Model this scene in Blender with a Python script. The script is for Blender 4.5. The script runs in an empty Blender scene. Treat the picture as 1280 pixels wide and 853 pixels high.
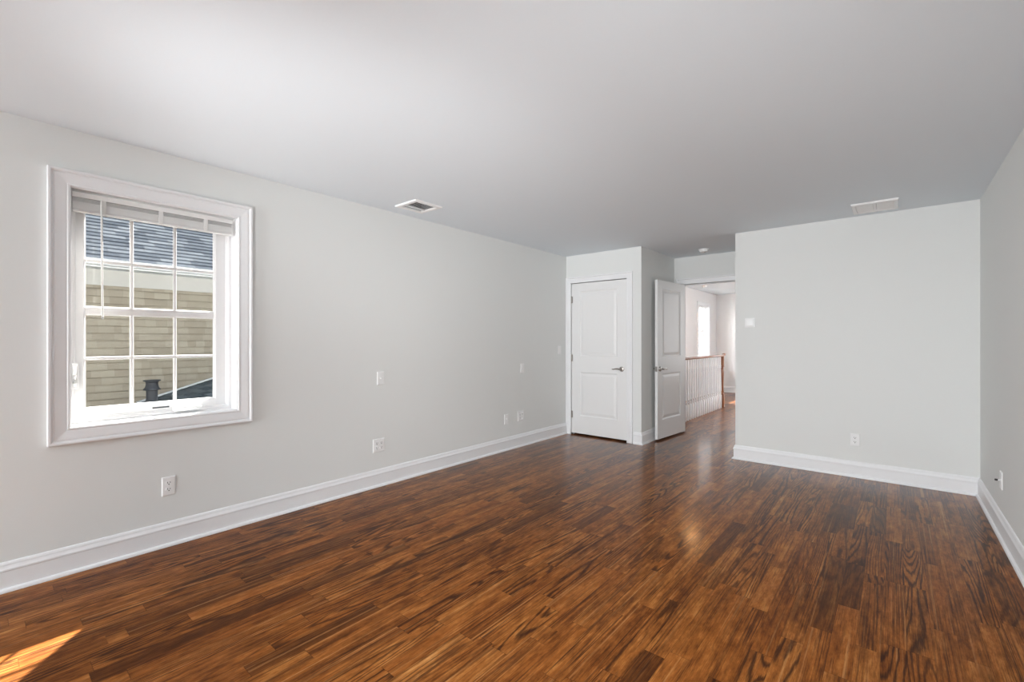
import bpy, bmesh, math, random
from mathutils import Vector, Matrix
random.seed(7)
PI = math.pi
C = bpy.context.scene.collection
SC = bpy.context.scene

# ------------------------------------------------------------------ camera
HC = 1.2745
cam = bpy.data.cameras.new('camera'); cam.lens = 16.003; cam.sensor_width = 36; cam.clip_start = 0.02
camo = bpy.data.objects.new('camera', cam); C.objects.link(camo)
camo.location = (0, 0, HC); camo.rotation_euler = (PI / 2, 0, math.radians(39.9735))
SC.camera = camo

# ------------------------------------------------------------------ light
SC.view_settings.view_transform = 'Standard'
SC.view_settings.look = 'None'
SC.view_settings.gamma = 1
SC.view_settings.exposure = 0.0
SC.view_settings.use_curve_mapping = False

SKY_STRENGTH = 0.82
SUN_STRENGTH = 42.0
world = bpy.data.worlds.new('world'); SC.world = world; world.use_nodes = True
wn = world.node_tree.nodes; wl = world.node_tree.links; wn.clear()
wo = wn.new('ShaderNodeOutputWorld'); wb = wn.new('ShaderNodeBackground')
wt = wn.new('ShaderNodeTexCoord'); wsep = wn.new('ShaderNodeSeparateXYZ'); wr = wn.new('ShaderNodeValToRGB')
wl.new(wt.outputs['Generated'], wsep.inputs[0]); wl.new(wsep.outputs['Z'], wr.inputs[0])
wr.color_ramp.elements[0].color = (0.93, 0.95, 1.0, 1); wr.color_ramp.elements[1].color = (0.62, 0.80, 1.05, 1)
wl.new(wr.outputs[0], wb.inputs[0]); wb.inputs[1].default_value = SKY_STRENGTH
wl.new(wb.outputs[0], wo.inputs[0])

sun = bpy.data.lights.new('sun', 'SUN'); sun.energy = SUN_STRENGTH; sun.angle = math.radians(0.8); sun.color = (1, 0.955, 0.88)
suno = bpy.data.objects.new('sun', sun); C.objects.link(suno); suno.location = (-20, 20, 20)
suno.rotation_euler = Vector((1, -0.863, -1.139)).to_track_quat('-Z', 'Y').to_euler()


def area(name, loc, direction, sx, sy, power, col=(1, 1, 1)):
    l = bpy.data.lights.new(name, 'AREA'); l.shape = 'RECTANGLE'; l.size = sx; l.size_y = sy; l.energy = power; l.color = col
    o = bpy.data.objects.new(name, l); C.objects.link(o); o.location = loc
    o.rotation_euler = Vector(direction).to_track_quat('-Z', 'Z').to_euler()
    return o


# daylight: the rear window, the hall's own window and an unseen lamp added to brighten the hall
area('daylight_rear', (-2.46, -4.17, 1.45), (0, 1, 0), 1.4, 1.75, 168, (0.93, 0.965, 1))
area('hall_daylight_fill', (-4.45, 10.30, 1.75), (1, 0.65, -0.15), 1.2, 1.2, 380, (0.96, 0.985, 1.0))
area('hall_daylight_fill', (-0.70, 8.9, 1.45), (-1, 0, 0), 1.5, 1.5, 38, (0.95, 0.98, 1.0))  # added fill lamp outside the unseen right wall, brightens the hall


def flash(name, loc, to, power, cone, blend, rad=0.15):
    """the photographer's flashes, one straight, one bounced off the ceiling, the others softer from the back of the room"""
    l = bpy.data.lights.new(name, 'SPOT'); l.energy = power; l.spot_size = math.radians(cone); l.spot_blend = blend; l.shadow_soft_size = rad
    l.color = (0.97, 0.985, 1.0)
    o = bpy.data.objects.new(name, l); C.objects.link(o); o.location = loc
    o.rotation_euler = (Vector(to) - Vector(loc)).to_track_quat('-Z', 'Y').to_euler()


flash('flash_straight', (-0.2, -0.4, 1.5), (-1.6, 4, 0.5), 285, 110, 1.0, 0.3)
flash('flash_bounce', (-1.6, -0.8, 0.9), (-2.6, 1.9, 2.44), 190, 60, 1.0, 0.3)
flash('wall_fill', (-0.3, -0.8, 1.5), (-3.4, 4.5, 1.1), 108, 44, 1.0, 0.3)  # added spot, brightens the far part of the left wall
flash('wall_fill', (-2.5, -1.5, 1.5), (0.5, 4.3, 1.1), 50, 44, 1.0, 0.3)  # added spot, brightens the right wall

# ------------------------------------------------------------------ measures
XL, XR = -3.467, 0.545        # left and right wall faces
H = 2.44
YC = 5.305                    # closet wall face
XC = -2.375                   # closet outside corner
YB, XB = 5.335, -1.314        # back wall face and its left edge
YD, YD2 = 6.40, 6.52          # doorway wall
YR = -4.0                    # rear wall face, behind the camera
XH, YH, XHR = -3.43, 12.13, -0.9   # hall
TW = 0.2


# ------------------------------------------------------------------ materials
def nodes_of(m):
    m.use_nodes = True
    nt = m.node_tree
    return nt, nt.nodes, nt.links


def mat(name, col, rough=0.5, metal=0.0, noise=0.0, nscale=60, bump=0.0, spec=0.5):
    m = bpy.data.materials.new(name)
    nt, n, l = nodes_of(m)
    p = n['Principled BSDF']
    p.inputs['Base Color'].default_value = (*col, 1); p.inputs['Roughness'].default_value = rough
    p.inputs['Metallic'].default_value = metal; p.inputs['Specular IOR Level'].default_value = spec
    tc = n.new('ShaderNodeTexCoord'); nz = n.new('ShaderNodeTexNoise')
    nz.inputs['Scale'].default_value = nscale; nz.inputs['Detail'].default_value = 3
    l.new(tc.outputs['Object'], nz.inputs['Vector'])
    if noise:
        mx = n.new('ShaderNodeMix'); mx.data_type = 'RGBA'
        mx.inputs['A'].default_value = (*[c * (1 - noise) for c in col], 1)
        mx.inputs['B'].default_value = (*[min(1, c * (1 + noise)) for c in col], 1)
        l.new(nz.outputs['Fac'], mx.inputs['Factor']); l.new(mx.outputs['Result'], p.inputs['Base Color'])
    if bump:
        b = n.new('ShaderNodeBump'); b.inputs['Strength'].default_value = bump; b.inputs['Distance'].default_value = 0.002
        l.new(nz.outputs['Fac'], b.inputs['Height']); l.new(b.outputs['Normal'], p.inputs['Normal'])
    return m


M = {}
M['wall'] = mat('wall_paint', (0.789, 0.801, 0.786), 0.75, noise=0.012, nscale=180, bump=0.06, spec=0.3)
M['hall_wall'] = mat('hall_paint', (0.82, 0.81, 0.81), 0.75, noise=0.01, nscale=180, bump=0.05, spec=0.3)
M['ceiling'] = mat('ceiling_paint', (0.825, 0.88, 0.922), 0.9, noise=0.012, nscale=150, bump=0.08, spec=0.2)
M['trim'] = mat('trim_paint', (0.87, 0.875, 0.885), 0.35, noise=0.008, nscale=40)
M['door'] = mat('door_paint', (0.84, 0.84, 0.835), 0.4, noise=0.008, nscale=40)
M['vinyl'] = mat('window_vinyl', (0.88, 0.88, 0.885), 0.35, noise=0.006, nscale=40)
M['blind'] = mat('blind_aluminium', (0.88, 0.88, 0.865), 0.4, noise=0.01, nscale=60)
M['clip'] = mat('blind_clip_plastic', (0.80, 0.80, 0.78), 0.3, noise=0.01)
M['plastic'] = mat('white_plastic', (0.89, 0.89, 0.885), 0.3, noise=0.006)
M['bright_plastic'] = mat('bright_white_plastic', (0.95, 0.95, 0.945), 0.25, noise=0.004)
M['grey_plastic'] = mat('grey_plastic', (0.45, 0.45, 0.46), 0.4, noise=0.02)
M['dark'] = mat('dark_plastic', (0.03, 0.03, 0.035), 0.5, noise=0.1)
M['slot'] = mat('slot_shade', (0.05, 0.05, 0.05), 0.6, noise=0.1)
M['void'] = mat('duct_metal', (0.16, 0.16, 0.165), 0.6, metal=0.3, noise=0.1)
M['nickel'] = mat('satin_nickel', (0.42, 0.39, 0.36), 0.28, metal=1.0, noise=0.03)
M['exterior'] = mat('exterior_render', (0.55, 0.53, 0.48), 0.9, noise=0.05, nscale=20)
M['frieze'] = mat('cream_frieze_paint', (0.49, 0.485, 0.465), 0.6, noise=0.02)
M['fascia'] = mat('white_fascia_paint', (0.68, 0.70, 0.72), 0.6, noise=0.02)
M['vent_pipe'] = mat('dark_vent_metal', (0.035, 0.04, 0.05), 0.6, metal=0.2, noise=0.1)
M['earth'] = mat('garden_ground', (0.15, 0.145, 0.13), 0.95, noise=0.3, nscale=3)
M['slate_logo'] = mat('dark_strip', (0.07, 0.08, 0.09), 0.5, noise=0.4, nscale=90)


def mat_glass():
    m = bpy.data.materials.new('window_glass')
    nt, n, l = nodes_of(m); n.clear()
    o = n.new('ShaderNodeOutputMaterial'); t = n.new('ShaderNodeBsdfTransparent'); g = n.new('ShaderNodeBsdfGlossy')
    t.inputs[0].default_value = (0.98, 0.985, 0.985, 1); g.inputs['Roughness'].default_value = 0.01
    b = NB(nt); lw = n.new('ShaderNodeLayerWeight'); f = b.m('MULTIPLY_ADD', b.m('POWER', lw.outputs['Facing'], 5.0), 0.45, 0.025)
    mx = n.new('ShaderNodeMixShader')
    l.new(f, mx.inputs[0]); l.new(t.outputs[0], mx.inputs[1]); l.new(g.outputs[0], mx.inputs[2])
    l.new(mx.outputs[0], o.inputs[0])
    return m


class NB:
    """small helper for maths nodes"""
    def __init__(s, nt): s.nt = nt; s.n = nt.nodes; s.l = nt.links

    def put(s, v, sock):
        if isinstance(v, (int, float)): sock.default_value = v
        elif isinstance(v, tuple): sock.default_value = v
        else: s.l.new(v, sock)

    def m(s, op, a, b=0.0, c=0.0):
        k = s.n.new('ShaderNodeMath'); k.operation = op
        s.put(a, k.inputs[0]); s.put(b, k.inputs[1]); s.put(c, k.inputs[2])
        return k.outputs[0]

    def vec(s, x, y, z=0.0):
        k = s.n.new('ShaderNodeCombineXYZ'); s.put(x, k.inputs[0]); s.put(y, k.inputs[1]); s.put(z, k.inputs[2])
        return k.outputs[0]

    def noise(s, v, scale=1.0, detail=2.0, rough=0.5, dist=0.0):
        k = s.n.new('ShaderNodeTexNoise'); s.put(v, k.inputs['Vector'])
        k.inputs['Scale'].default_value = scale; k.inputs['Detail'].default_value = detail
        k.inputs['Roughness'].default_value = rough; k.inputs['Distortion'].default_value = dist
        return k.outputs['Fac']

    def ramp(s, f, stops, interp='LINEAR'):
        k = s.n.new('ShaderNodeValToRGB'); s.put(f, k.inputs[0]); cr = k.color_ramp; cr.interpolation = interp
        while len(cr.elements) < len(stops): cr.elements.new(0.5)
        for e, (p, c) in zip(cr.elements, stops): e.position = p; e.color = (*c, 1)
        return k.outputs[0]

    def mix(s, f, a, b, mode='MIX'):
        k = s.n.new('ShaderNodeMix'); k.data_type = 'RGBA'; k.blend_type = mode
        s.put(f, k.inputs['Factor']); s.put(a, k.inputs['A']); s.put(b, k.inputs['B'])
        return k.outputs['Result']

    def maprange(s, v, a, b, c=0.0, d=1.0):
        k = s.n.new('ShaderNodeMapRange'); s.put(v, k.inputs[0])
        for i, q in enumerate((a, b, c, d)): k.inputs[i + 1].default_value = q
        return k.outputs[0]


def mat_floor():
    m = bpy.data.materials.new('stained_oak_boards')
    nt, n, l = nodes_of(m); p = n['Principled BSDF']; b = NB(nt)
    tc = n.new('ShaderNodeTexCoord'); sp = n.new('ShaderNodeSeparateXYZ'); l.new(tc.outputs['Object'], sp.inputs[0])
    x, y = sp.outputs[0], sp.outputs[1]
    BW = 0.083
    xr = b.m('DIVIDE', b.m('ADD', x, 10.0), BW)
    row = b.m('FLOOR', xr); fx = b.m('FRACT', xr)
    wr_ = n.new('ShaderNodeTexWhiteNoise'); wr_.noise_dimensions = '1D'; l.new(row, wr_.inputs['W'])
    W = b.m('ADD', b.m('MULTIPLY', y, 1.55), b.m('MULTIPLY', wr_.outputs['Value'], 97.0))
    v = n.new('ShaderNodeTexVoronoi'); v.voronoi_dimensions = '1D'; v.feature = 'F1'; l.new(W, v.inputs['W']); v.inputs['Scale'].default_value = 1
    ve = n.new('ShaderNodeTexVoronoi'); ve.voronoi_dimensions = '1D'; ve.feature = 'DISTANCE_TO_EDGE'; l.new(W, ve.inputs['W']); ve.inputs['Scale'].default_value = 1
    wn_ = n.new('ShaderNodeTexWhiteNoise'); wn_.noise_dimensions = '2D'; l.new(b.vec(v.outputs['W'], row), wn_.inputs['Vector'])
    cs = n.new('ShaderNodeSeparateColor'); l.new(wn_.outputs['Color'], cs.inputs[0])
    r1, r2, r3 = cs.outputs[0], cs.outputs[1], cs.outputs[2]
    ox, oy, oz = b.m('MULTIPLY', r1, 61.0), b.m('MULTIPLY', r2, 43.0), b.m('MULTIPLY', r3, 77.0)

    def gv(sx, sy):
        return b.vec(b.m('ADD', b.m('MULTIPLY', x, sx), ox), b.m('ADD', b.m('MULTIPLY', y, sy), oy), oz)
    # cathedral grain: contour lines of a stretched noise
    c1 = b.noise(gv(6.5, 0.42), 1, 1.2, 0.4)
    wob = b.noise(gv(75, 7), 1, 3, 0.65)
    ph = b.m('ADD', b.m('MULTIPLY', c1, b.m('MULTIPLY_ADD', r3, 130.0, 110.0)), b.m('MULTIPLY', wob, 5.0))
    ring = b.m('ADD', b.m('MULTIPLY', b.m('SINE', ph), 0.5), 0.5)
    ring = b.maprange(ring, 0.45, 1.0)
    cath = b.maprange(r2, 0.35, 0.75)
    straight = b.maprange(b.noise(gv(150, 1.8), 1, 4, 0.65), 0.45, 0.60)
    patch = b.maprange(b.noise(gv(14, 1.6), 1, 2, 0.5), 0.36, 0.62)
    gold = b.maprange(b.noise(gv(70, 0.7), 1, 2, 0.5), 0.60, 0.74)
    pores = b.maprange(b.noise(gv(430, 16), 1, 2, 0.6), 0.48, 0.68)
    streak = b.noise(gv(38, 0.9), 1, 3, 0.6)
    blot = b.noise(b.vec(b.m('ADD', b.m('MULTIPLY', x, 24), ox), b.m('ADD', b.m('MULTIPLY', y, 7.0), oy), oz), 1, 5, 0.72)
    knot = b.maprange(b.noise(gv(18, 4.0), 1, 2, 0.5), 0.66, 0.80)
    tone = b.m('ADD', b.m('MULTIPLY', r1, 0.24), b.m('ADD', b.m('MULTIPLY', streak, 0.62), b.m('SUBTRACT', b.m('MULTIPLY', blot, 1.35), 0.62)))
    base = b.ramp(tone, FLOOR_RAMP)
    hue = b.mix(b.m('MULTIPLY', r3, 0.30), base, (0.25, 0.062, 0.010, 1))
    hue = b.mix(0.65, base, hue)
    dark = b.m('MULTIPLY', b.m('LESS_THAN', b.m('ABSOLUTE', b.m('SUBTRACT', r3, 0.5)), 0.045), 0.55)
    hue = b.mix(dark, hue, (0.045, 0.016, 0.008, 1))
    hue = b.mix(b.m('MULTIPLY', gold, 0.5), hue, (0.56, 0.28, 0.10, 1))
    c = b.mix(b.m('MULTIPLY', b.m('MULTIPLY', ring, cath), 0.85), hue, (0.032, 0.013, 0.008, 1))
    c = b.mix(b.m('MULTIPLY', b.m('MULTIPLY', straight, patch), b.m('MULTIPLY_ADD', cath, -0.30, 0.85)), c, (0.040, 0.017, 0.010, 1))
    c = b.mix(b.m('MULTIPLY', pores, 0.42), c, (0.028, 0.010, 0.006, 1))
    c = b.mix(b.m('MULTIPLY', knot, 0.6), c, (0.030, 0.011, 0.007, 1))
    # seams
    ex = b.m('MINIMUM', fx, b.m('SUBTRACT', 1.0, fx))
    seam = b.m('LESS_THAN', ex, 0.010)
    seam2 = b.m('LESS_THAN', ve.outputs['Distance'], 0.0022)
    s = b.m('MAXIMUM', seam, seam2)
    c = b.mix(b.m('MULTIPLY', s, 0.38), c, (0.02, 0.009, 0.006, 1))
    l.new(c, p.inputs['Base Color'])
    p.inputs['Roughness'].default_value = 0.5; p.inputs['Specular IOR Level'].default_value = 0.0
    hgt = b.m('ADD', b.m('MULTIPLY', ring, -0.25), b.m('ADD', b.m('MULTIPLY', s, -0.9), b.m('MULTIPLY', b.noise(b.vec(b.m('MULTIPLY', x, 14), b.m('MULTIPLY', y, 2)), 1, 2), 1.0)))
    bp = n.new('ShaderNodeBump'); bp.inputs['Strength'].default_value = 0.07; bp.inputs['Distance'].default_value = 0.004
    l.new(hgt, bp.inputs['Height']); l.new(bp.outputs['Normal'], p.inputs['Normal'])
    # satin varnish: weak from above, strong at a grazing angle
    gl = n.new('ShaderNodeBsdfGlossy'); gl.inputs['Roughness'].default_value = 0.28; l.new(bp.outputs['Normal'], gl.inputs['Normal'])
    g2 = n.new('ShaderNodeBsdfGlossy'); g2.inputs['Roughness'].default_value = 0.13; l.new(bp.outputs['Normal'], g2.inputs['Normal'])
    gm = n.new('ShaderNodeMixShader'); gm.inputs[0].default_value = 0.62; l.new(gl.outputs[0], gm.inputs[1]); l.new(g2.outputs[0], gm.inputs[2])
    lw = n.new('ShaderNodeLayerWeight')
    fac = b.m('MULTIPLY_ADD', b.m('MINIMUM', b.m('POWER', lw.outputs['Facing'], 8.0), 0.15), 2.7, 0.003)
    ms = n.new('ShaderNodeMixShader'); l.new(fac, ms.inputs[0]); l.new(p.outputs[0], ms.inputs[1]); l.new(gm.outputs[0], ms.inputs[2])
    l.new(ms.outputs[0], n['Material Output'].inputs['Surface'])
    return m


FLOOR_RAMP = [(0.0, (0.054, 0.020, 0.008)), (0.25, (0.146, 0.049, 0.013)), (0.5, (0.290, 0.100, 0.023)), (0.75, (0.44, 0.172, 0.042)), (1.0, (0.62, 0.295, 0.10))]
M['floor'] = mat_floor()
M['glass'] = mat_glass()


def mat_wood():
    m = bpy.data.materials.new('stained_rail_wood')
    nt, n, l = nodes_of(m); p = n['Principled BSDF']; b = NB(nt)
    tc = n.new('ShaderNodeTexCoord'); mp = n.new('ShaderNodeMapping'); mp.inputs['Scale'].default_value = (60, 60, 5)
    l.new(tc.outputs['Object'], mp.inputs[0])
    f = b.noise(mp.outputs[0], 1, 3, 0.6)
    l.new(b.ramp(f, [(0.3, (0.12, 0.034, 0.010)), (0.7, (0.30, 0.105, 0.030))]), p.inputs['Base Color'])
    p.inputs['Roughness'].default_value = 0.3; p.inputs['Coat Weight'].default_value = 1.0; p.inputs['Coat Roughness'].default_value = 0.1
    return m


M['wood'] = mat_wood()


def mat_courses(name, cols, ax, bw, rh, z0, vert=True, joint_dark=0.25):
    """rows of shingles: random tone for each shingle; ax = axis along the row"""
    m = bpy.data.materials.new(name)
    nt, n, l = nodes_of(m); p = n['Principled BSDF']; b = NB(nt)
    tc = n.new('ShaderNodeTexCoord'); sp = n.new('ShaderNodeSeparateXYZ'); l.new(tc.outputs['Object'], sp.inputs[0])
    u = sp.outputs[ax]; w = sp.outputs[2] if vert is True else sp.outputs[vert]
    row = b.m('FLOOR', b.m('DIVIDE', b.m('SUBTRACT', w, z0), rh))
    wr_ = n.new('ShaderNodeTexWhiteNoise'); wr_.noise_dimensions = '1D'; l.new(row, wr_.inputs['W'])
    W = b.m('ADD', b.m('DIVIDE', u, bw), b.m('MULTIPLY', wr_.outputs['Value'], 83.0))
    v = n.new('ShaderNodeTexVoronoi'); v.voronoi_dimensions = '1D'; l.new(W, v.inputs['W']); v.inputs['Scale'].default_value = 1
    ve = n.new('ShaderNodeTexVoronoi'); ve.voronoi_dimensions = '1D'; ve.feature = 'DISTANCE_TO_EDGE'; l.new(W, ve.inputs['W']); ve.inputs['Scale'].default_value = 1
    wn_ = n.new('ShaderNodeTexWhiteNoise'); wn_.noise_dimensions = '2D'; l.new(b.vec(v.outputs['W'], row), wn_.inputs['Vector'])
    nz = b.noise(tc.outputs['Object'], 9, 4, 0.65)
    nz2 = b.noise(tc.outputs['Object'], 70, 2, 0.6)
    t = b.m('ADD', b.m('MULTIPLY', wn_.outputs['Value'], 0.55), b.m('ADD', b.m('MULTIPLY', nz, 0.35), b.m('MULTIPLY', nz2, 0.25)))
    t = b.m('SUBTRACT', t, 0.08)
    c = b.ramp(t, cols)
    gap = b.m('LESS_THAN', ve.outputs['Distance'], 0.02)
    c = b.mix(b.m('MULTIPLY', gap, joint_dark), c, (0.05, 0.045, 0.04, 1))  # darker joints between neighbouring shingles
    l.new(c, p.inputs['Base Color']); p.inputs['Roughness'].default_value = 0.9; p.inputs['Specular IOR Level'].default_value = 0.0
    return m


SID_Z0, SID_RH = -3.0, 0.134
M['siding'] = mat_courses('beige_shingle_siding', [(0.1, (0.28, 0.245, 0.195)), (0.5, (0.335, 0.30, 0.242)), (0.9, (0.39, 0.355, 0.288))], 1, 0.17, SID_RH, 0.0, True, 0.12)
M['roof'] = mat_courses('grey_roof_shingles', [(0.1, (0.052, 0.062, 0.078)), (0.4, (0.094, 0.108, 0.129)), (0.7, (0.135, 0.152, 0.175)), (1.0, (0.20, 0.22, 0.242))], 1, 0.30, 0.084, 5.70, True, 0.3)
M['low_roof'] = mat_courses('dark_slate_shingles', [(0.1, (0.05, 0.065, 0.075)), (0.5, (0.10, 0.125, 0.135)), (0.9, (0.19, 0.21, 0.22))], 0, 0.25, 0.137, -1.97, 1, 0.4)


def mat_lamp():
    m = bpy.data.materials.new('warm_lamp_glass')
    nt, n, l = nodes_of(m); p = n['Principled BSDF']
    p.inputs['Base Color'].default_value = (0.9, 0.85, 0.75, 1)
    p.inputs['Emission Color'].default_value = (1, 0.50, 0.19, 1); p.inputs['Emission Strength'].default_value = 60
    return m


M['lamp'] = mat_lamp()


# ------------------------------------------------------------------ mesh helpers
class MB:
    def __init__(s): s.bm = bmesh.new()

    def box(s, x0, x1, y0, y1, z0, z1):
        x0, x1 = sorted((x0, x1)); y0, y1 = sorted((y0, y1)); z0, z1 = sorted((z0, z1))
        v = [s.bm.verts.new(q) for q in ((x0, y0, z0), (x1, y0, z0), (x1, y1, z0), (x0, y1, z0), (x0, y0, z1), (x1, y0, z1), (x1, y1, z1), (x0, y1, z1))]
        for f in ((3, 2, 1, 0), (4, 5, 6, 7), (0, 1, 5, 4), (1, 2, 6, 5), (2, 3, 7, 6), (3, 0, 4, 7)):
            s.bm.faces.new([v[i] for i in f])
        return s

    def bbox(s, x0, x1, y0, y1, z0, z1, r=0.003, seg=2):
        """box with rounded edges"""
        t = MB(); t.box(x0, x1, y0, y1, z0, z1)
        bmesh.ops.bevel(t.bm, geom=t.bm.edges[:], offset=r, segments=seg, affect='EDGES', profile=0.5)
        return s.join(t)

    def join(s, t, mtx=None):
        mp = {}
        for v in t.bm.verts: mp[v] = s.bm.verts.new(mtx @ v.co if mtx else v.co)
        for f in t.bm.faces:
            try: s.bm.faces.new([mp[v] for v in f.verts])
            except ValueError: pass
        t.bm.free()
        return s

    def grid(s, rings, close_u=True, cap=(True, True)):
        """skin a list of rings (each a list of points)"""
        vs = [[s.bm.verts.new(p) for p in r] for r in rings]
        k = len(vs[0])
        for a, b in zip(vs[:-1], vs[1:]):
            for i in range(k if close_u else k - 1):
                j = (i + 1) % k
                try: s.bm.faces.new((a[i], a[j], b[j], b[i]))
                except ValueError: pass
        if cap[0]: s.bm.faces.new(vs[0][::-1])
        if cap[1]: s.bm.faces.new(vs[-1])
        return s

    def lathe(s, prof, c=(0, 0, 0), axis='z', seg=24):
        """prof: (radius, height) list"""
        rings = []
        for r, h in prof:
            ring = []
            for i in range(seg):
                a = 2 * PI * i / seg; u, w = max(r, 1e-4) * math.cos(a), max(r, 1e-4) * math.sin(a)
                q = {'z': (u, w, h), 'x': (h, u, w), 'y': (w, h, u)}[axis]
                ring.append((c[0] + q[0], c[1] + q[1], c[2] + q[2]))
            rings.append(ring)
        return s.grid(rings)

    def tube(s, pts, rads, seg=12, flat=(1, 1), up=(0, 0, 1)):
        rings = []
        for i, p in enumerate(pts):
            a = Vector(pts[max(0, i - 1)]); b = Vector(pts[min(len(pts) - 1, i + 1)])
            d = (b - a).normalized(); u = Vector(up)
            if abs(d.dot(u)) > 0.95: u = Vector((1, 0, 0))
            e1 = d.cross(u).normalized(); e2 = e1.cross(d).normalized()
            r = rads[i] if isinstance(rads, (list, tuple)) else rads
            rings.append([tuple(Vector(p) + e1 * math.cos(t) * r * flat[0] + e2 * math.sin(t) * r * flat[1]) for t in (2 * PI * k / seg for k in range(seg))])
        return s.grid(rings)

    def build(s, name, m, parent=None, smooth=False, loc=None):
        bmesh.ops.recalc_face_normals(s.bm, faces=s.bm.faces[:])
        me = bpy.data.meshes.new(name); s.bm.to_mesh(me); s.bm.free()
        me.materials.append(m)
        if smooth:
            me.shade_smooth()
            try: me.set_sharp_from_angle(angle=math.radians(38))
            except Exception: pass
        o = bpy.data.objects.new(name, me); C.objects.link(o)
        if parent: o.parent = parent
        if loc: o.location = loc
        return o


def tag(o, label=None, cat=None, group=None, kind=None):
    if label: o['label'] = label
    if cat: o['category'] = cat
    if group: o['group'] = group
    if kind: o['kind'] = kind
    return o


def empty(name, loc=(0, 0, 0), rz=0.0):
    o = bpy.data.objects.new(name, None); C.objects.link(o); o.location = loc; o.rotation_euler = (0, 0, rz)
    o.empty_display_size = 0.05
    return o


def copy_tree(o, parent=None):
    c = o.copy(); C.objects.link(c)
    if parent: c.parent = parent
    for ch in list(o.children): copy_tree(ch, c)
    return c


def struct(o, label=None, cat=None):
    o['kind'] = 'structure'
    if label: o['label'] = label
    if cat: o['category'] = cat
    return o


def sweep_xy(mb, path, prof, closed=False):
    """sweep profile [(out, z)] along a polyline in plan; 'out' is to the LEFT of travel, mitred"""
    n = len(path); rings = []
    for i, p in enumerate(path):
        P = Vector(p)
        d0 = (P - Vector(path[i - 1])).normalized() if i > 0 or closed else None
        d1 = (Vector(path[(i + 1) % n]) - P).normalized() if i < n - 1 or closed else None
        if d0 is None: d0 = d1
        if d1 is None: d1 = d0
        n0 = Vector((-d0.y, d0.x)); n1 = Vector((-d1.y, d1.x))
        mvec = (n0 + n1); mvec = mvec / (1 + n0.dot(n1))
        rings.append([(P.x + mvec.x * o, P.y + mvec.y * o, z) for o, z in prof])
    return mb.grid(rings, True, (True, True))


def frame_sweep(mb, corners, prof, to3, closed=True):
    """mitred moulding round a polyline of (u, v) corners; prof = [(out, proud)], out is to the RIGHT of travel; to3(u, v, w) gives a point"""
    n = len(corners); rings = []
    for i, p in enumerate(corners):
        P = Vector(p)
        d0 = (P - Vector(corners[i - 1])).normalized() if i > 0 or closed else None
        d1 = (Vector(corners[(i + 1) % n]) - P).normalized() if i < n - 1 or closed else None
        if d0 is None: d0 = d1
        if d1 is None: d1 = d0
        n0 = Vector((d0.y, -d0.x)); n1 = Vector((d1.y, -d1.x))
        m_ = (n0 + n1) / (1 + n0.dot(n1))
        rings.append([to3(P.x + m_.x * o, P.y + m_.y * o, w) for o, w in prof])
    if closed: rings.append(rings[0])
    vs = [[mb.bm.verts.new(q) for q in r] for r in rings]
    k = len(prof)
    for a, b in zip(vs[:-1], vs[1:]):
        for i in range(k):
            j = (i + 1) % k
            mb.bm.faces.new((a[i], a[j], b[j], b[i]))
    if not closed:
        mb.bm.faces.new(vs[0][::-1]); mb.bm.faces.new(vs[-1])
    else:
        bmesh.ops.remove_doubles(mb.bm, verts=mb.bm.verts[:], dist=1e-6)
    return mb


# colonial casing profile, from the inner edge (0) outwards
def casing_prof(w, t):
    return [(0, 0), (0, t * 0.45), (0.004, t * 0.6), (0.010, t * 0.62), (0.014, t * 0.5), (0.020, t * 0.55), (w * 0.62, t * 0.72), (w * 0.70, t * 0.72),
            (w * 0.73, t * 0.60), (w * 0.78, t * 0.62), (w * 0.84, t * 0.95), (w * 0.9, t), (w * 0.97, t), (w, t * 0.9), (w, 0)]


# ------------------------------------------------------------------ setting: shell
def structure_box(name, boxes, m, label=None, cat=None):
    b = MB()
    for q in boxes: b.box(*q)
    return struct(b.build(name, m), label, cat)


WY0, WY1, WZ0, WZ1 = 0.357, 1.188, 0.801, 2.122       # window opening in the left wall
XO = XL - 0.21                                           # outside face
VENTS = [(-3.249, -3.036, 2.388, 2.604), (-0.254, 0.006, 4.866, 5.159)]     # duct openings in the ceiling
HOLED = []
cx = [XL - TW, -3.249, -3.036, -0.254, 0.006, XR + TW]
for xa_, xb_ in zip(cx[:-1], cx[1:]):
    hole = next((v for v in VENTS if v[0] == xa_), None)
    if hole: HOLED += [(xa_, xb_, YR - TW, hole[2], H, H + 0.2), (xa_, xb_, hole[3], YD2, H, H + 0.2), (xa_, xb_, hole[2], hole[3], H + 0.15, H + 0.2)]
    else: HOLED.append((xa_, xb_, YR - TW, YD2, H, H + 0.2))
structure_box('floor', [(XL - TW, XR + TW, YR - TW, YD2, -0.2, 0), (-2.6, XHR, YD2, YH + .1, -0.2, 0), (XH - .1, -2.6, 9.42, YH + .1, -0.2, 0)], M['floor'],
              'glossy dark stained oak strip floor', 'floor')
structure_box('ceiling', [*HOLED, (XH - TW, XHR + TW, YD2, YH + TW, H, H + 0.2)], M['ceiling'],
              'plain flat white ceiling', 'ceiling')
structure_box('wall_left', [(XO, XL, YR - TW, WY0, -0.2, H), (XO, XL, WY1, YD2, -0.2, H), (XO, XL, WY0, WY1, -0.2, WZ0), (XO, XL, WY0, WY1, WZ1, H)],
              M['wall'], 'pale grey painted long wall with the window', 'wall')
structure_box('wall_right', [(XR, XR + TW, YR - TW, YD2, -0.2, H)], M['wall'], 'pale grey side wall with a cable outlet', 'wall')
structure_box('wall_back', [(XB, XR, YB, YD2, -0.2, H)], M['wall'], 'pale grey end wall with the thermostat', 'wall')
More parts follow.
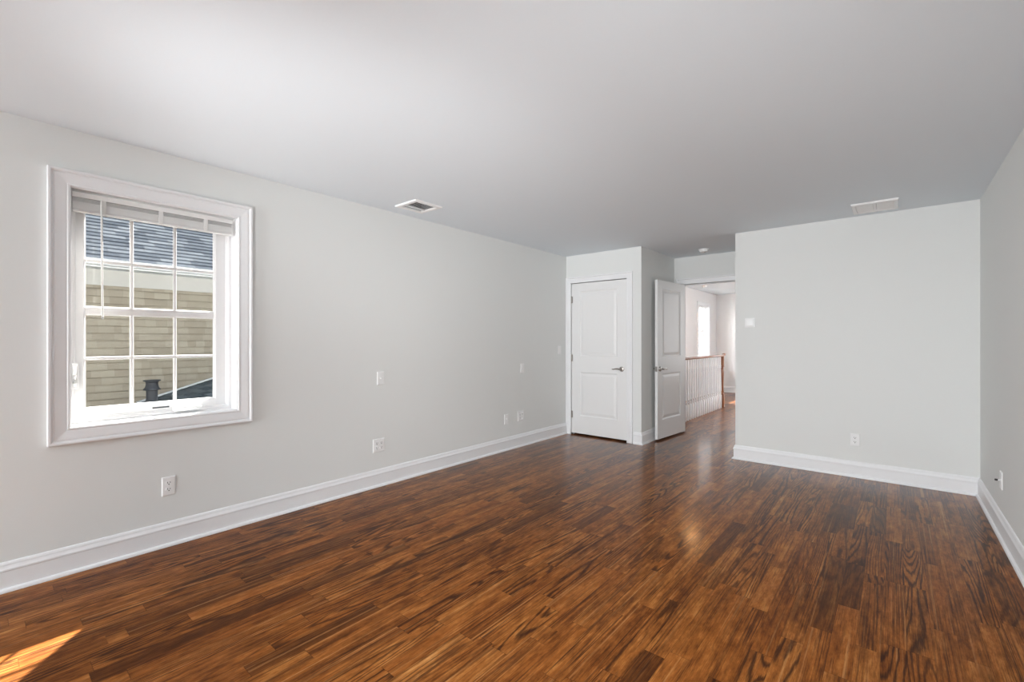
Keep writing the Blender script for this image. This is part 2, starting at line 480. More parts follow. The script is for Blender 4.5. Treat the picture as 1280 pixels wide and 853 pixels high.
# rear wall with a window, behind the camera
structure_box('wall_rear', [(XL, -3.2, YR - TW, YR, -0.2, H), (-1.72, XR, YR - TW, YR, -0.2, H),
                            (-3.2, -1.72, YR - TW, YR, -0.2, 0.55), (-3.2, -1.72, YR - TW, YR, 2.35, H)],
              M['wall'], 'pale grey wall with a large window behind the viewer', 'wall')
# closet wall with a door opening
CD0, CD1, CDH = -3.388, -2.565, 2.062
structure_box('wall_closet', [(XL, CD0, YC, YC + 0.12, -0.2, H), (CD1, XC, YC, YC + 0.12, -0.2, H), (CD0, CD1, YC, YC + 0.12, CDH, H), (XC - 0.12, XC, YC + 0.12, YD, -0.2, H)],
              M['wall'], 'pale grey closet wall projecting beside the alcove', 'wall')
DW0, DW1, DWH = -2.262, -1.440, 2.062
structure_box('wall_doorway', [(XL, DW0, YD, YD2, -0.2, H), (DW1, XB, YD, YD2, -0.2, H), (DW0, DW1, YD, YD2, DWH, H)],
              M['wall'], 'pale grey alcove wall above the open doorway', 'wall')
# hall
HW0, HW1, HZ0, HZ1 = 10.72, 11.50, 0.93, 2.10
structure_box('wall_hall_left', [(XH - 0.21, XH, YD2, HW0, -2.8, H), (XH - 0.21, XH, HW1, YH + TW, -2.8, H), (XH - 0.21, XH, HW0, HW1, -2.8, HZ0), (XH - 0.21, XH, HW0, HW1, HZ1, H)],
              M['hall_wall'], 'white hall wall with a window beyond the stairs', 'wall')
structure_box('wall_hall_end', [(XH, XHR, YH, YH + TW, -0.2, H)], M['hall_wall'], 'white far end wall of the hall', 'wall')
structure_box('wall_hall_right', [(XHR, XHR + 0.15, YD2, 8.15, -0.2, H), (XHR, XHR + 0.15, 9.65, YH + TW, -0.2, H), (XHR, XHR + 0.15, 8.15, 9.65, -0.2, 0.65), (XHR, XHR + 0.15, 8.15, 9.65, 2.25, H)],  # unseen wall; its opening is added to let the fill lamp in
              M['hall_wall'], 'white hall wall hidden behind the end wall', 'wall')
structure_box('wall_stairwell', [(-2.6, -2.5, YD2, 9.42, -2.8, -0.2), (XH, -2.6, 9.42, 9.52, -2.8, -0.2), (XH, -2.5, YD2 - 0.1, YD2, -2.8, -0.2), (XH, -2.5, YD2, 9.5, -2.9, -2.8)],
              M['hall_wall'], 'white walls of the stairwell below the railing', 'wall')

# ------------------------------------------------------------------ baseboards
BP = [(0, 0), (0.030, 0), (0.030, 0.006), (0.027, 0.014), (0.021, 0.019), (0.015, 0.020), (0.015, 0.103), (0.018, 0.106), (0.018, 0.114), (0.014, 0.122), (0.011, 0.130), (0.010, 0.138), (0.006, 0.147), (0.0, 0.15)]


def baseboard(name, path, label, prof=BP, m='trim'):
    b = MB(); sweep_xy(b, path, prof)
    return struct(b.build(name, M[m]), label, 'baseboard')


# 'out' is to the left of travel
baseboard('baseboard_left', [(XL, YC), (XL, YR)], 'white moulded baseboard along the window wall')
baseboard('baseboard_back', [(XR, YR), (XR, YB), (XB, YB), (XB, YD)], 'white moulded baseboard round the end wall')
baseboard('baseboard_closet', [(XC, YD), (XC, YC), (-2.470, YC)], 'white moulded baseboard round the closet corner')
baseboard('baseboard_hall', [(XHR, YH), (XH, YH), (XH, 9.6)], 'white baseboard at the hall end wall')


# ------------------------------------------------------------------ window of the room
def left3(off=0.0):
    return lambda u, v, w: (XL + w, u, v)


win = struct(empty('window_1', (XL, (WY0 + WY1) / 2, WZ0)), 'white casement window with a divided grid looking at the next house', 'window')


def wpart(mb, name, m, parent=win, smooth=False):
    o = mb.build(name, m, None, smooth)
    d = Vector(win.location) if parent == win else Vector((0, 0, 0))
    if parent == win:
        for v in o.data.vertices: v.co -= d
        o.parent = win
    else:
        for v in o.data.vertices: v.co -= Vector(win.location)
        o.parent = parent
    return o


b = MB()
frame_sweep(b, [(WY0, WZ0), (WY0, WZ1), (WY1, WZ1), (WY1, WZ0)], [(-o, w) for o, w in casing_prof(0.090, 0.026)], left3())
wpart(b, 'casing', M['trim'])
# jamb liner
b = MB(); t = 0.012
b.box(XL - 0.20, XL + 0.004, WY0, WY0 + t * .3, WZ0, WZ1).box(XL - 0.20, XL + 0.004, WY1 - t * .3, WY1, WZ0, WZ1)
b.box(XL - 0.20, XL + 0.004, WY0, WY1, WZ0, WZ0 + t * .3).box(XL - 0.20, XL + 0.004, WY0, WY1, WZ1 - t * .3, WZ1)
wpart(b, 'jamb', M['trim'])
# vinyl window frame, stepped
GY0, GY1, GZ0, GZ1 = 0.427, 1.095, 0.877, 2.040
b = MB()
fp = [(0.0, -0.10), (0.020, -0.10), (0.024, -0.104), (0.024, -0.112), (0.028, -0.112), (0.034, -0.118), (0.036, -0.205), (0, -0.205)]
frame_sweep(b, [(WY0, WZ0), (WY0, WZ1), (WY1, WZ1), (WY1, WZ0)], fp, left3())
wpart(b, 'window_frame', M['vinyl'])
# sash: inner edge at the glass
b = MB()
sy0, sy1, sz0, sz1 = WY0 + 0.030, WY1 - 0.030, WZ0 + 0.030, WZ1 - 0.030
xs0, xs1 = XL - 0.185, XL - 0.124


def bar(mb, x0, x1, y0, y1, z0, z1, r=0.004): mb.bbox(x0, x1, y0, y1, z0, z1, r, 2)


bar(b, xs0, xs1, sy0, GY0, sz0, sz1); bar(b, xs0, xs1, GY1, sy1, sz0, sz1)
bar(b, xs0, xs1, GY0 - .004, GY1 + .004, sz0, GZ0); bar(b, xs0, xs1, GY0 - .004, GY1 + .004, GZ1, sz1)
sash = wpart(b, 'sash', M['vinyl'], smooth=False)
# glazing bead
b = MB()
frame_sweep(b, [(GY0, GZ0), (GY0, GZ1), (GY1, GZ1), (GY1, GZ0)], [(0, -0.150), (0, -0.130), (0.004, -0.132), (0.010, -0.146), (0.010, -0.150)], left3())
wpart(b, 'glazing_bead', M['vinyl'], sash)
gx = XL - 0.152
b = MB(); b.box(gx - 0.004, gx, GY0 - 0.01, GY1 + 0.01, GZ0 - 0.01, GZ1 + 0.01)
wpart(b, 'glass_pane', M['glass'], sash)
b = MB()


def muntin_v(mb, y, z0, z1, w=0.020):
    mb.grid([[(gx + 0.001, y - w / 2, z), (gx + 0.010, y - w * .32, z), (gx + 0.012, y, z), (gx + 0.010, y + w * .32, z), (gx + 0.001, y + w / 2, z)] for z in (z0, z1)])


def muntin_h(mb, z, w=0.020, d=0.012):
    mb.grid([[(gx + 0.001, y, z - w / 2), (gx + d * .85, y, z - w * .36), (gx + d, y, z), (gx + d * .85, y, z + w * .36), (gx + 0.001, y, z + w / 2)] for y in (GY0, GY1)])


for y in (0.647, 0.868): muntin_v(b, y, GZ0, GZ1)
muntin_h(b, 1.748); muntin_h(b, 1.172); muntin_h(b, 1.453, 0.054, 0.016)
wpart(b, 'muntin_grid', M['vinyl'], sash)
# lock lever on the frame
b = MB(); b.bbox(XL - 0.104, XL - 0.094, 0.372, 0.402, 1.000, 1.150, 0.004)
lk = wpart(b, 'lock_plate', M['vinyl'])
b = MB(); b.tube([(XL - 0.094, 0.386, 1.022), (XL - 0.080, 0.384, 1.035), (XL - 0.074, 0.382, 1.08), (XL - 0.078, 0.383, 1.132)], [0.008, 0.009, 0.009, 0.007], 10)
wpart(b, 'lock_lever', M['bright_plastic'], lk, True)
# folding crank
b = MB()
b.bbox(XL - 0.126, XL - 0.070, 0.845, 1.000, 0.818, 0.846, 0.007, 3)
ck = wpart(b, 'crank_cover', M['bright_plastic'], smooth=True)
b = MB(); b.tube([(XL - 0.085, 0.872, 0.852), (XL - 0.080, 0.90, 0.857), (XL - 0.080, 0.965, 0.853)], [0.010, 0.007, 0.006], 10)
b.lathe([(0, 0), (0.009, 0), (0.010, 0.008), (0.006, 0.014), (0, 0.015)], (XL - 0.080, 0.968, 0.850), 'z', 12)
wpart(b, 'crank_handle', M['bright_plastic'], ck, True)
b = MB(); b.box(XL - 0.126, XL - 0.1225, 0.745, 0.832, 0.846, 0.855)
wpart(b, 'label_strip', M['slate_logo'])


# ------------------------------------------------------------------ blinds
def make_blind(name, x, y0, y1, ztop, zbot, nsl, depth, spread=False, wand=True):
    e = empty(name, (x, (y0 + y1) / 2, ztop))

    def P(mb, n, m, parent=e, smooth=False):
        o = mb.build(n, m, None, smooth)
        for v in o.data.vertices: v.co -= Vector(e.location)
        o.parent = parent
        return o
    hb = ztop - 0.028
    q = MB(); q.bbox(x - depth / 2, x + depth / 2, y0, y1, hb, ztop, 0.002)
    P(q, 'headrail', M['blind'])
    q = MB(); zs0 = zbot + 0.017
    top = hb - (0.004 if spread else 0.026)
    for i in range(nsl):
        z = zs0 + (top - zs0) * i / (nsl - 1) if spread else zs0 + min(i, nsl - 5) * 0.0022 + max(0, i - nsl + 5) * (hb - 0.006 - zs0 - (nsl - 5) * 0.0022) / 4
        j = random.uniform(-0.0012, 0.0012)
        c = 0.0022
        q.grid([[(x + j + depth * .46 * s, yy, z + c * (1 - s * s) - 0.0004 * 0) for s in (-1, -.5, 0, .5, 1)] + [(x + j + depth * .46 * s, yy, z + c * (1 - s * s) - (0.0007 if spread else 0.0018)) for s in (1, .5, 0, -.5, -1)] for yy in (y0 + 0.002, y1 - 0.002)])
    P(q, 'slat_stack', M['blind'])
    q = MB(); q.bbox(x - depth * .42, x + depth * .42, y0 + 0.002, y1 - 0.002, zbot, zbot + 0.015, 0.004)
    P(q, 'bottom_rail', M['blind'])
    w = y1 - y0
    for f in (0.165, 0.50, 0.80):
        yc = y0 + w * f
        q = MB(); q.bbox(x + depth * .40, x + depth * .52, yc - 0.012, yc + 0.012, zbot + 0.004, hb + 0.001, 0.002)
        P(q, 'cord_clip', M['clip'])
    if wand:
        q = MB(); q.tube([(x + depth * .62, y0 + 0.122, hb + 0.004), (x + depth * .66, y0 + 0.122, hb - 0.01), (x + depth * .66, y0 + 0.127, 1.412)], [0.003, 0.0048, 0.0048], 6)
        wd = P(q, 'tilt_wand', M['clip'])
        q = MB(); q.lathe([(0.0045, 0), (0.0058, 0.001), (0.0058, 0.012), (0.0045, 0.014)], (x + depth * .66, y0 + 0.127, 1.400), 'z', 10)
        P(q, 'wand_tip', M['grey_plastic'], wd)
    return e


bl = make_blind('window_blind', XL - 0.030, 0.366, 1.166, 2.106, 1.996, 24, 0.026)
tag(bl, 'white aluminium mini blind raised into a stack at the top of the casement window', 'window blind')


# ------------------------------------------------------------------ panel doors
def panel_door(W, Hh, T, panels):
    """slab from x=0..W, y=-T/2..T/2, z=0..Hh with raised panels (x0,x1,z0,z1) on both faces"""
    b = MB()
    xs = sorted({0, W, *[p[0] for p in panels], *[p[1] for p in panels]})
    zs = sorted({0, Hh, *[p[2] for p in panels], *[p[3] for p in panels]})
    for s in (-1, 1):
        y = s * T / 2
        for xa, xb in zip(xs[:-1], xs[1:]):
            for za, zb in zip(zs[:-1], zs[1:]):
                if any(p[0] <= xa and xb <= p[1] and p[2] <= za and zb <= p[3] for p in panels): continue
                b.bm.faces.new([b.bm.verts.new(q) for q in ((xa, y, za), (xb, y, za), (xb, y, zb), (xa, y, zb))])
        for (xa, xb, za, zb) in panels:
            prev = None
            for off, dep in ((0, 0), (0.004, -0.0005), (0.010, -0.006), (0.017, -0.010), (0.024, -0.010), (0.030, -0.0085), (0.052, -0.003), (0.056, -0.0025)):
                r = [b.bm.verts.new(q) for q in ((xa + off, y + s * dep, za + off), (xb - off, y + s * dep, za + off), (xb - off, y + s * dep, zb - off), (xa + off, y + s * dep, zb - off))]
                if prev:
                    for i in range(4): b.bm.faces.new((prev[i], prev[(i + 1) % 4], r[(i + 1) % 4], r[i]))
                prev = r
            b.bm.faces.new(prev)
    for q in (((0, -1, 0), (0, 1, 0), (0, 1, 1), (0, -1, 1)), ((1, -1, 0), (1, 1, 0), (1, 1, 1), (1, -1, 1)), ((0, -1, 0), (1, -1, 0), (1, 1, 0), (0, 1, 0)), ((0, -1, 1), (1, -1, 1), (1, 1, 1), (0, 1, 1))):
        b.bm.faces.new([b.bm.verts.new((a * W, c * T / 2, d * Hh)) for a, c, d in q])
    bmesh.ops.remove_doubles(b.bm, verts=b.bm.verts[:], dist=1e-5)
    return b


def lever(parent, x, z, side, to, T):
    """lever handle; side = which face (-1/1), to = direction of the lever along x"""
    y = side * T / 2
    b = MB(); b.lathe([(0, 0), (0.033, 0), (0.033, side * 0.004), (0.029, side * 0.010), (0.014, side * 0.013), (0.011, side * 0.020), (0.011, side * 0.046), (0, side * 0.047)], (x, y, z), 'y', 28)
    h = b.build('door_handle', M['nickel'], parent, True)
    h['label'] = 'satin nickel lever handle'
    b = MB()
    yy = y + side * 0.050
    b.tube([(x - to * 0.010, yy, z), (x + to * 0.012, yy, z + 0.001), (x + to * 0.035, yy + side * 0.002, z + 0.004), (x + to * 0.065, yy, z + 0.002), (x + to * 0.095, yy - side * 0.003, z - 0.003), (x + to * 0.115, yy - side * 0.006, z - 0.002)],
           [0.011, 0.0115, 0.010, 0.009, 0.008, 0.006], 12, (0.8, 1.0))
    b.build('lever', M['nickel'], h, True)
    return h


def hinge(parent, x, y, z, hh=0.09):
    b = MB(); b.lathe([(0.0, -hh / 2 - 0.006), (0.004, -hh / 2 - 0.004), (0.0065, -hh / 2), (0.0065, hh / 2), (0.004, hh / 2 + 0.004), (0, hh / 2 + 0.006)], (x, y, z), 'z', 12)
    b.box(x - 0.002, x + 0.022, y + 0.001, y + 0.004, z - hh / 2, z + hh / 2)
    o = b.build('hinge', M['nickel'], parent, False)
    return o


DT = 0.035
DW_, DH = 0.815, 2.030
PAN = [(0.128, DW_ - 0.128, 0.235, 0.835), (0.128, DW_ - 0.128, 1.045, 1.925)]
GAP = 0.024
# closet door, shut: hinged at its left edge, face a little behind the wall face
d1 = struct(empty('door_1', (CD0 + 0.004, YC + 0.004 + DT / 2, GAP), 0), 'shut white two-panel closet door with a lever handle', 'door')
panel_door(DW_, DH, DT, PAN).build('door_leaf', M['door'], d1)
lever(d1, DW_ - 0.068, 0.918 - GAP, -1, -1, DT)
for z in (0.25, 1.02, 1.815): hinge(d1, -0.001, -DT / 2 - 0.005, z)
# open door: hinge by the doorway's left jamb, leaf swung into the alcove
ang = math.atan2(5.634 - 6.416, -2.288 + 2.222)
d2 = struct(empty('door_2', (-2.2235, YD - 0.012, GAP), ang), 'open white two-panel door swung against the closet side wall', 'door')
panel_door(0.79, DH, DT, [(0.128, 0.79 - 0.128, 0.235, 0.835), (0.128, 0.79 - 0.128, 1.045, 1.925)]).build('door_leaf', M['door'], d2)
for ch in d2.children:
    for v in ch.data.vertices: v.co.y -= DT / 2
for s in (-1, 1):
    h = lever(d2, 0.79 - 0.064, 0.918 - GAP, s, -1, DT); h.location.y -= DT / 2
b = MB(); b.bbox(0.788, 0.7915, -DT / 2 - 0.013, -DT / 2 + 0.013, 0.86, 0.925, 0.001); b.build('latch_plate', M['nickel'], d2)
for z in (0.25, 1.02, 1.815): hinge(d2, 0.004, -DT - 0.003, z)


# casings and jambs of both doorways
def door_trim(name, x0, x1, zt, y, depth, label, ext=0.09, extl=None, face_in=-1):
    e = struct(empty(name, ((x0 + x1) / 2, y, 0)), label, 'door trim')
    b = MB(); rv = 0.006
    # jamb liners
    for q in ((x0 - 0.018 + 0.012, x0, y, y + depth, 0, zt), (x1, x1 + 0.006, y, y + depth, 0, zt), (x0 - 0.006, x1 + 0.006, y, y + depth, zt, zt + 0.006)):
        b.box(*q)
    # door stop
    st = y + 0.046 if name == 'trim_1' else y + 0.048
    b.box(x0, x0 + 0.012, st, st + 0.03, 0, zt); b.box(x1 - 0.012, x1, st, st + 0.03, 0, zt); b.box(x0, x1, st, st + 0.03, zt - 0.012, zt)
    o = b.build('jamb', M['trim'], None)
    for v in o.data.vertices: v.co -= Vector(e.location)
    o.parent = e
    b = MB()
    frame_sweep(b, [(x0, 0), (x0, zt), (x1, zt), (x1, 0)], [(-o_, w) for o_, w in casing_prof(ext, 0.020)], lambda u, v, w: (u, y - w, v), closed=False)
    o = b.build('casing', M['trim'], None)
    for v in o.data.vertices: v.co -= Vector(e.location)
    o.parent = e
    return e


door_trim('trim_1', CD0, CD1, CDH, YC, 0.12, 'white moulded casing round the closet door', ext=0.078)
door_trim('trim_2', DW0, DW1, DWH, YD, 0.12, 'white moulded casing of the doorway to the hall', ext=0.080)

# ------------------------------------------------------------------ wall plates
PLATE_T = 0.006


def plate(w, h):
    b = MB(); t = PLATE_T
    rings = []
    for ins, x in ((0, -0.001), (0, 0.002), (0.0025, 0.0048), (0.006, t)):
        rings.append([(x, -w / 2 + ins, -h / 2 + ins), (x, w / 2 - ins, -h / 2 + ins), (x, w / 2 - ins, h / 2 - ins), (x, -w / 2 + ins, h / 2 - ins)])
    b.grid(rings)
    return b


def screw(parent, y, z):
    b = MB(); b.lathe([(0, 0), (0.0035, 0), (0.003, 0.0012), (0, 0.0014)], (PLATE_T - 0.0005, y, z), 'x', 12)
    b.build('screw', M['plastic'], parent, True)


def receptacle(parent, y, z):
    b = MB(); r = 0.0172; hz = 0.0135
    ring = []
    for i in range(28):
        a = 2 * PI * i / 28
        ring.append((max(-r, min(r, r * 1.0 * math.cos(a))), max(-hz, min(hz, r * math.sin(a)))))
    b.grid([[(x, y + u * k, z + v * k) for u, v in ring] for x, k in ((PLATE_T - 0.001, 1), (PLATE_T + 0.0015, 1), (PLATE_T + 0.0025, 0.94))])
    rc = b.build('receptacle', M['plastic'], parent, False)
    b = MB(); x0, x1 = PLATE_T + 0.0016, PLATE_T + 0.0029
    b.box(x0, x1, y - 0.0080, y - 0.0052, z - 0.001, z + 0.0085).box(x0, x1, y + 0.0052, y + 0.0080, z - 0.0005, z + 0.0075)
    b.lathe([(0, 0), (0.0034, 0), (0.0034, 0.0013), (0, 0.0013)], (x0, y, z - 0.0072), 'x', 12)
    b.build('socket_slots', M['slot'], rc)
    return rc


def duplex(name, w=0.071, gangs=(0.0,), hh=0.116):
    e = empty(name)
    plate(w, hh).build('cover_plate', M['plastic'], e)
    for g in gangs:
        receptacle(e, g, 0.0195); receptacle(e, g, -0.0195); screw(e, g, 0.0)
    return e


def place(e, loc, face, label, cat, group=None):
    e.location = loc; e.rotation_euler = (0, 0, {'+x': 0, '-y': -PI / 2, '-x': PI}[face])
    tag(e, label, cat, group)
    return e


GO = 'white duplex power outlets'
o1 = place(duplex('power_outlet'), (XL, 0.800, 0.370), '+x', 'white power outlet on the wall under the casement window', 'power outlet', GO)
o2 = copy_tree(o1); place(o2, (-0.277, YB, 0.348), '-y', 'white power outlet low on the end wall, well to the right of the thermostat', 'power outlet', GO)
place(duplex('double_outlet', 0.116, (-0.023, 0.023)), (XL, 2.312, 0.359), '+x', 'wide white four-socket outlet straight below a small jack plate', 'power outlet', GO)
place(duplex('double_outlet', 0.116, (-0.023, 0.023)), (XL, 4.302, 0.366), '+x', 'wide white outlet near the baseboard, last before the closet door', 'power outlet', GO)


def jack_plate(name, r=0.0065, stick=0.004, w=0.071):
    e = empty(name); plate(w, 0.116).build('cover_plate', M['plastic'], e)
    b = MB(); b.lathe([(0, 0), (r * 1.5, 0), (r * 1.5, 0.002), (r, 0.003), (r, stick), (r * .6, stick + .001), (0, stick + .001)], (PLATE_T - 0.001, 0, 0.0), 'x', 16)
    b.build('jack', M['plastic'], e, True)
    screw(e, 0, 0.042); screw(e, 0, -0.042)
    return e


GJ = 'white low-voltage jack plates'
place(jack_plate('jack_plate', 0.0065, 0.012), (XL, 2.331, 0.946), '+x', 'white jack plate with a round button, straight above the wide four-socket outlet', 'wall plate', GJ)
jp = jack_plate('jack_plate', 0.006, 0.006)
place(jp, (XL, 4.030, 0.362), '+x', 'narrow white jack plate low on the wall beside the wide outlet nearest the closet', 'wall plate', GJ)


def rocker_plate(name, switch=True):
    e = empty(name); plate(0.071, 0.116).build('cover_plate', M['plastic'], e)
    b = MB(); b.grid([[(PLATE_T - 0.001, y, z) for y, z in ((-0.0165, -0.033), (0.0165, -0.033), (0.0165, 0.033), (-0.0165, 0.033))],
                      [(PLATE_T + q, y, z) for (y, z), q in zip(((-0.016, -0.0325), (0.016, -0.0325), (0.016, 0.0325), (-0.016, 0.0325)), (0.001, 0.001, 0.005, 0.005))]])
    b.build('rocker', M['plastic'], e)
    screw(e, 0, 0.048); screw(e, 0, -0.048)
    return e


GS = 'white rocker switch plates'
s1 = place(rocker_plate('light_switch'), (XL, 4.330, 0.942), '+x', 'white switch plate at waist height above the wide outlet nearest the closet', 'light switch', GS)
s2 = copy_tree(s1); place(s2, (XL, 5.135, 1.153), '+x', 'white light switch tucked beside the closet door casing', 'light switch', GS)

# cable plate on the right wall with a projecting connector
e = empty('cable_plate'); plate(0.071, 0.116).build('cover_plate', M['plastic'], e)
b = MB(); b.lathe([(0, 0), (0.008, 0), (0.008, 0.003), (0.0048, 0.004), (0.0048, 0.014), (0, 0.014)], (PLATE_T - 0.001, 0, 0), 'x', 12)
cn = b.build('connector', M['plastic'], e, True)
b = MB(); b.lathe([(0, 0), (0.0062, 0), (0.0066, 0.002), (0.0066, 0.013), (0.003, 0.015), (0, 0.015)], (PLATE_T + 0.012, 0, 0), 'x', 12)
b.build('connector_tip', M['dark'], cn, True)
screw(e, 0, 0.042); screw(e, 0, -0.042)
place(e, (XR, 4.365, 0.357), '-x', 'white cable plate with a dark connector sticking out of the side wall', 'wall plate', GJ)

# thermostat
e = empty('thermostat')
b = MB(); b.bbox(-0.001, 0.012, -0.048, 0.048, -0.048, 0.048, 0.003); b.build('base', M['plastic'], e)
b = MB(); b.bbox(0.010, 0.024, -0.039, 0.039, -0.038, 0.038, 0.005, 3); b.build('cover', M['bright_plastic'], e, True)
place(e, (-1.170, YB, 1.468), '-y', 'small square white thermostat near the edge of the end wall', 'thermostat')


# ------------------------------------------------------------------ ceiling things
def vent_frame(b, x0, x1, y0, y1, z, brd, drop):
    frame_sweep(b, [(x0, y0), (x0, y1), (x1, y1), (x1, y0)], [(0, 0.001), (0.0, -drop * .4), (0.006, -drop), (brd - 0.004, -drop), (brd, -drop * .6), (brd, 0.001)], lambda u, v, w: (u, v, z + w))


def local(o, e):
    for v in o.data.vertices: v.co -= Vector(e.location)
    o.parent = e
    return o


# register near the left wall: bordered grille, louvres running across
vx0, vx1, vy0, vy1 = -3.285, -3.000, 2.352, 2.640
e = tag(empty('ceiling_vent', ((vx0 + vx1) / 2, (vy0 + vy1) / 2, H)), 'white ceiling vent with a dark open grille close above the window wall', 'ceiling vent', 'ceiling vents')
b = MB(); vent_frame(b, vx0, vx1, vy0, vy1, H, 0.040, 0.012); local(b.build('frame', M['plastic'], None), e)
def duct(x0, x1, y0, y1, d, m):
    b = MB(); z0, z1, t = H + 0.0005, H + d, 0.001
    b.box(x0 + .0005, x0 + t, y0 + .0005, y1 - .0005, z0, z1).box(x1 - t, x1 - .0005, y0 + .0005, y1 - .0005, z0, z1).box(x0 + .0005, x1 - .0005, y0 + .0005, y0 + t, z0, z1).box(x0 + .0005, x1 - .0005, y1 - t, y1 - .0005, z0, z1).box(x0 + .0005, x1 - .0005, y0 + .0005, y1 - .0005, z1 - t, z1)
    return b.build('duct', m, None)


local(duct(*VENTS[0], 0.145, M['void']), e)
for i in range(9):
    y = vy0 + 0.056 + i * (vy1 - vy0 - 0.112) / 8
    b = MB(); b.grid([[(x, y - 0.010, H - 0.010), (x, y + 0.010, H - 0.001), (x, y + 0.010, H + 0.0002), (x, y - 0.010, H - 0.0088)] for x in (vx0 + 0.034, vx1 - 0.034)])
    local(b.build('louvre', M['plastic'], None), e)
b = MB(); b.box(vx0 + 0.085, vx0 + 0.095, vy0 + 0.036, vy1 - 0.036, H - 0.0115, H + 0.002); local(b.build('divider', M['plastic'], None), e)
# return grille by the end wall: two louvred fields either side of a bar
vx0, vx1, vy0, vy1 = -0.280, 0.032, 4.84, 5.185
e = tag(empty('ceiling_vent', ((vx0 + vx1) / 2, (vy0 + vy1) / 2, H)), 'white ceiling vent with two pale louvred fields beside the end wall', 'ceiling vent', 'ceiling vents')
b = MB(); vent_frame(b, vx0, vx1, vy0, vy1, H, 0.030, 0.016); local(b.build('frame', M['plastic'], None), e)
local(duct(*VENTS[1], 0.145, M['grey_plastic']), e)
xm = (vx0 + vx1) / 2
b = MB(); b.box(xm - 0.010, xm + 0.010, vy0 + 0.028, vy1 - 0.028, H - 0.012, H - 0.001); local(b.build('divider', M['plastic'], None), e)
for xa, xb in ((vx0 + 0.030, xm - 0.0125), (xm + 0.0125, vx1 - 0.030)):
    b = MB()
    for i in range(16):
        y = vy0 + 0.038 + i * (vy1 - vy0 - 0.076) / 15
        b.grid([[(x, y - 0.009, H - 0.001), (x, y + 0.009, H - 0.012), (x, y + 0.010, H - 0.012), (x, y - 0.008, H - 0.001)] for x in (xa, xb)])
    local(b.build('louvres', M['plastic'], None), e)


def smoke_detector(loc, label, r=0.066):
    e = tag(empty('smoke_detector', loc), label, 'smoke detector', 'ceiling smoke detectors')
    b = MB(); b.lathe([(0, 0.001), (r, 0.001), (r, -0.010), (r * .96, -0.013), (0, -0.013)], (0, 0, 0), 'z', 32); b.build('base', M['plastic'], e, True)
    b = MB(); b.lathe([(r * .80, -0.012), (r * .80, -0.022), (r * .74, -0.032), (r * .45, -0.038), (0, -0.039)], (0, 0, 0), 'z', 32); b.build('cover', M['plastic'], e, True)
    b = MB(); b.lathe([(0, -0.0375), (0.012, -0.0375), (0.011, -0.041), (0, -0.0415)], (0.012, 0, 0), 'z', 16); b.build('test_button', M['grey_plastic'], e, True)
    return e


smoke_detector((-1.846, 5.998, H), 'round white smoke detector on the alcove ceiling above the doorway')
smoke_detector((-3.045, 9.93, H), 'small round detector on the hall ceiling seen through the doorway', 0.055)

# warm flush lamp of the hall, whose glow shows in the floor
e = tag(empty('ceiling_lamp', (-2.86, 8.60, H)), 'warm flush ceiling lamp in the hall, glowing in the polished floor', 'ceiling lamp')
b = MB(); b.lathe([(0, 0.001), (0.15, 0.001), (0.15, -0.018), (0.14, -0.022), (0, -0.022)], (0, 0, 0), 'z', 32); b.build('base', M['nickel'], e, True)
b = MB(); b.lathe([(0.13, -0.021), (0.128, -0.035), (0.11, -0.055), (0.07, -0.070), (0, -0.075)], (0, 0, 0), 'z', 32); b.build('shade', M['lamp'], e, True)

# ------------------------------------------------------------------ hall: railing
RX = -2.53
e = tag(empty('stair_railing', (RX, 9.317, 0)), 'white baluster railing with brown handrail and newel post around the stairwell', 'stair railing')
# newel post
b = MB()
b.bbox(-0.036, 0.036, -0.036, 0.036, 0.0, 0.26, 0.003)
b.lathe([(0.030, 0.255), (0.034, 0.27), (0.026, 0.285), (0.030, 0.30), (0.026, 0.32), (0.024, 0.40), (0.028, 0.55), (0.032, 0.66), (0.030, 0.70), (0.022, 0.73), (0.031, 0.745), (0.022, 0.76), (0.028, 0.775)], (0, 0, 0), 'z', 20)
b.bbox(-0.034, 0.034, -0.034, 0.034, 0.77, 0.978, 0.003)
b.build('newel_post', M['wood'], e, True)
# handrail
prof = [(-0.020, 0.974), (0.020, 0.974), (0.024, 0.982), (0.030, 0.990), (0.030, 1.003), (0.020, 1.014), (0.0, 1.018), (-0.020, 1.014), (-0.030, 1.003), (-0.030, 0.990), (-0.024, 0.982)]
b = MB(); b.grid([[(u, y, z) for u, z in prof] for y in (6.53 - 9.317, 0.045)])
hr = b.build('handrail', M['wood'], e, True)
b = MB(); b.grid([[(u * k, y, 0.974 + (z - 0.974) * kz + dz) for u, z in prof] for y, k, kz, dz in ((0.040, 1.02, 1.02, 0), (0.075, 1.15, 1.2, 0.004), (0.110, 1.2, 1.25, 0.010), (0.130, 1.05, 1.1, 0.016), (0.138, 0.6, 0.7, 0.026))])
b.build('rail_end', M['wood'], hr, True)
# balusters
b = MB()
b.bbox(-0.019, 0.019, -0.019, 0.019, 0.0, 0.245, 0.002)
b.lathe([(0.015, 0.243), (0.018, 0.255), (0.012, 0.268), (0.017, 0.285), (0.012, 0.305), (0.016, 0.33), (0.017, 0.36), (0.0145, 0.46), (0.0115, 0.66), (0.010, 0.76), (0.015, 0.775), (0.010, 0.79), (0.015, 0.805), (0.0095, 0.82), (0.009, 0.978)], (0, 0, 0), 'z', 14)
bal = b.build('baluster', M['trim'], e, True)
NBAL = 24
for i in range(NBAL):
    o = bal if i == 0 else bal.copy()
    if i: C.objects.link(o); o.parent = e
    o.location = (0, -0.115 - i * 0.113, 0)
# white nosing under the rail is part of the landing edge
structure_box('trim_3', [(-2.612, -2.598, YD2, 9.42, -0.22, 0.012), ], M['trim'], 'white edge board of the landing under the balusters', 'trim')

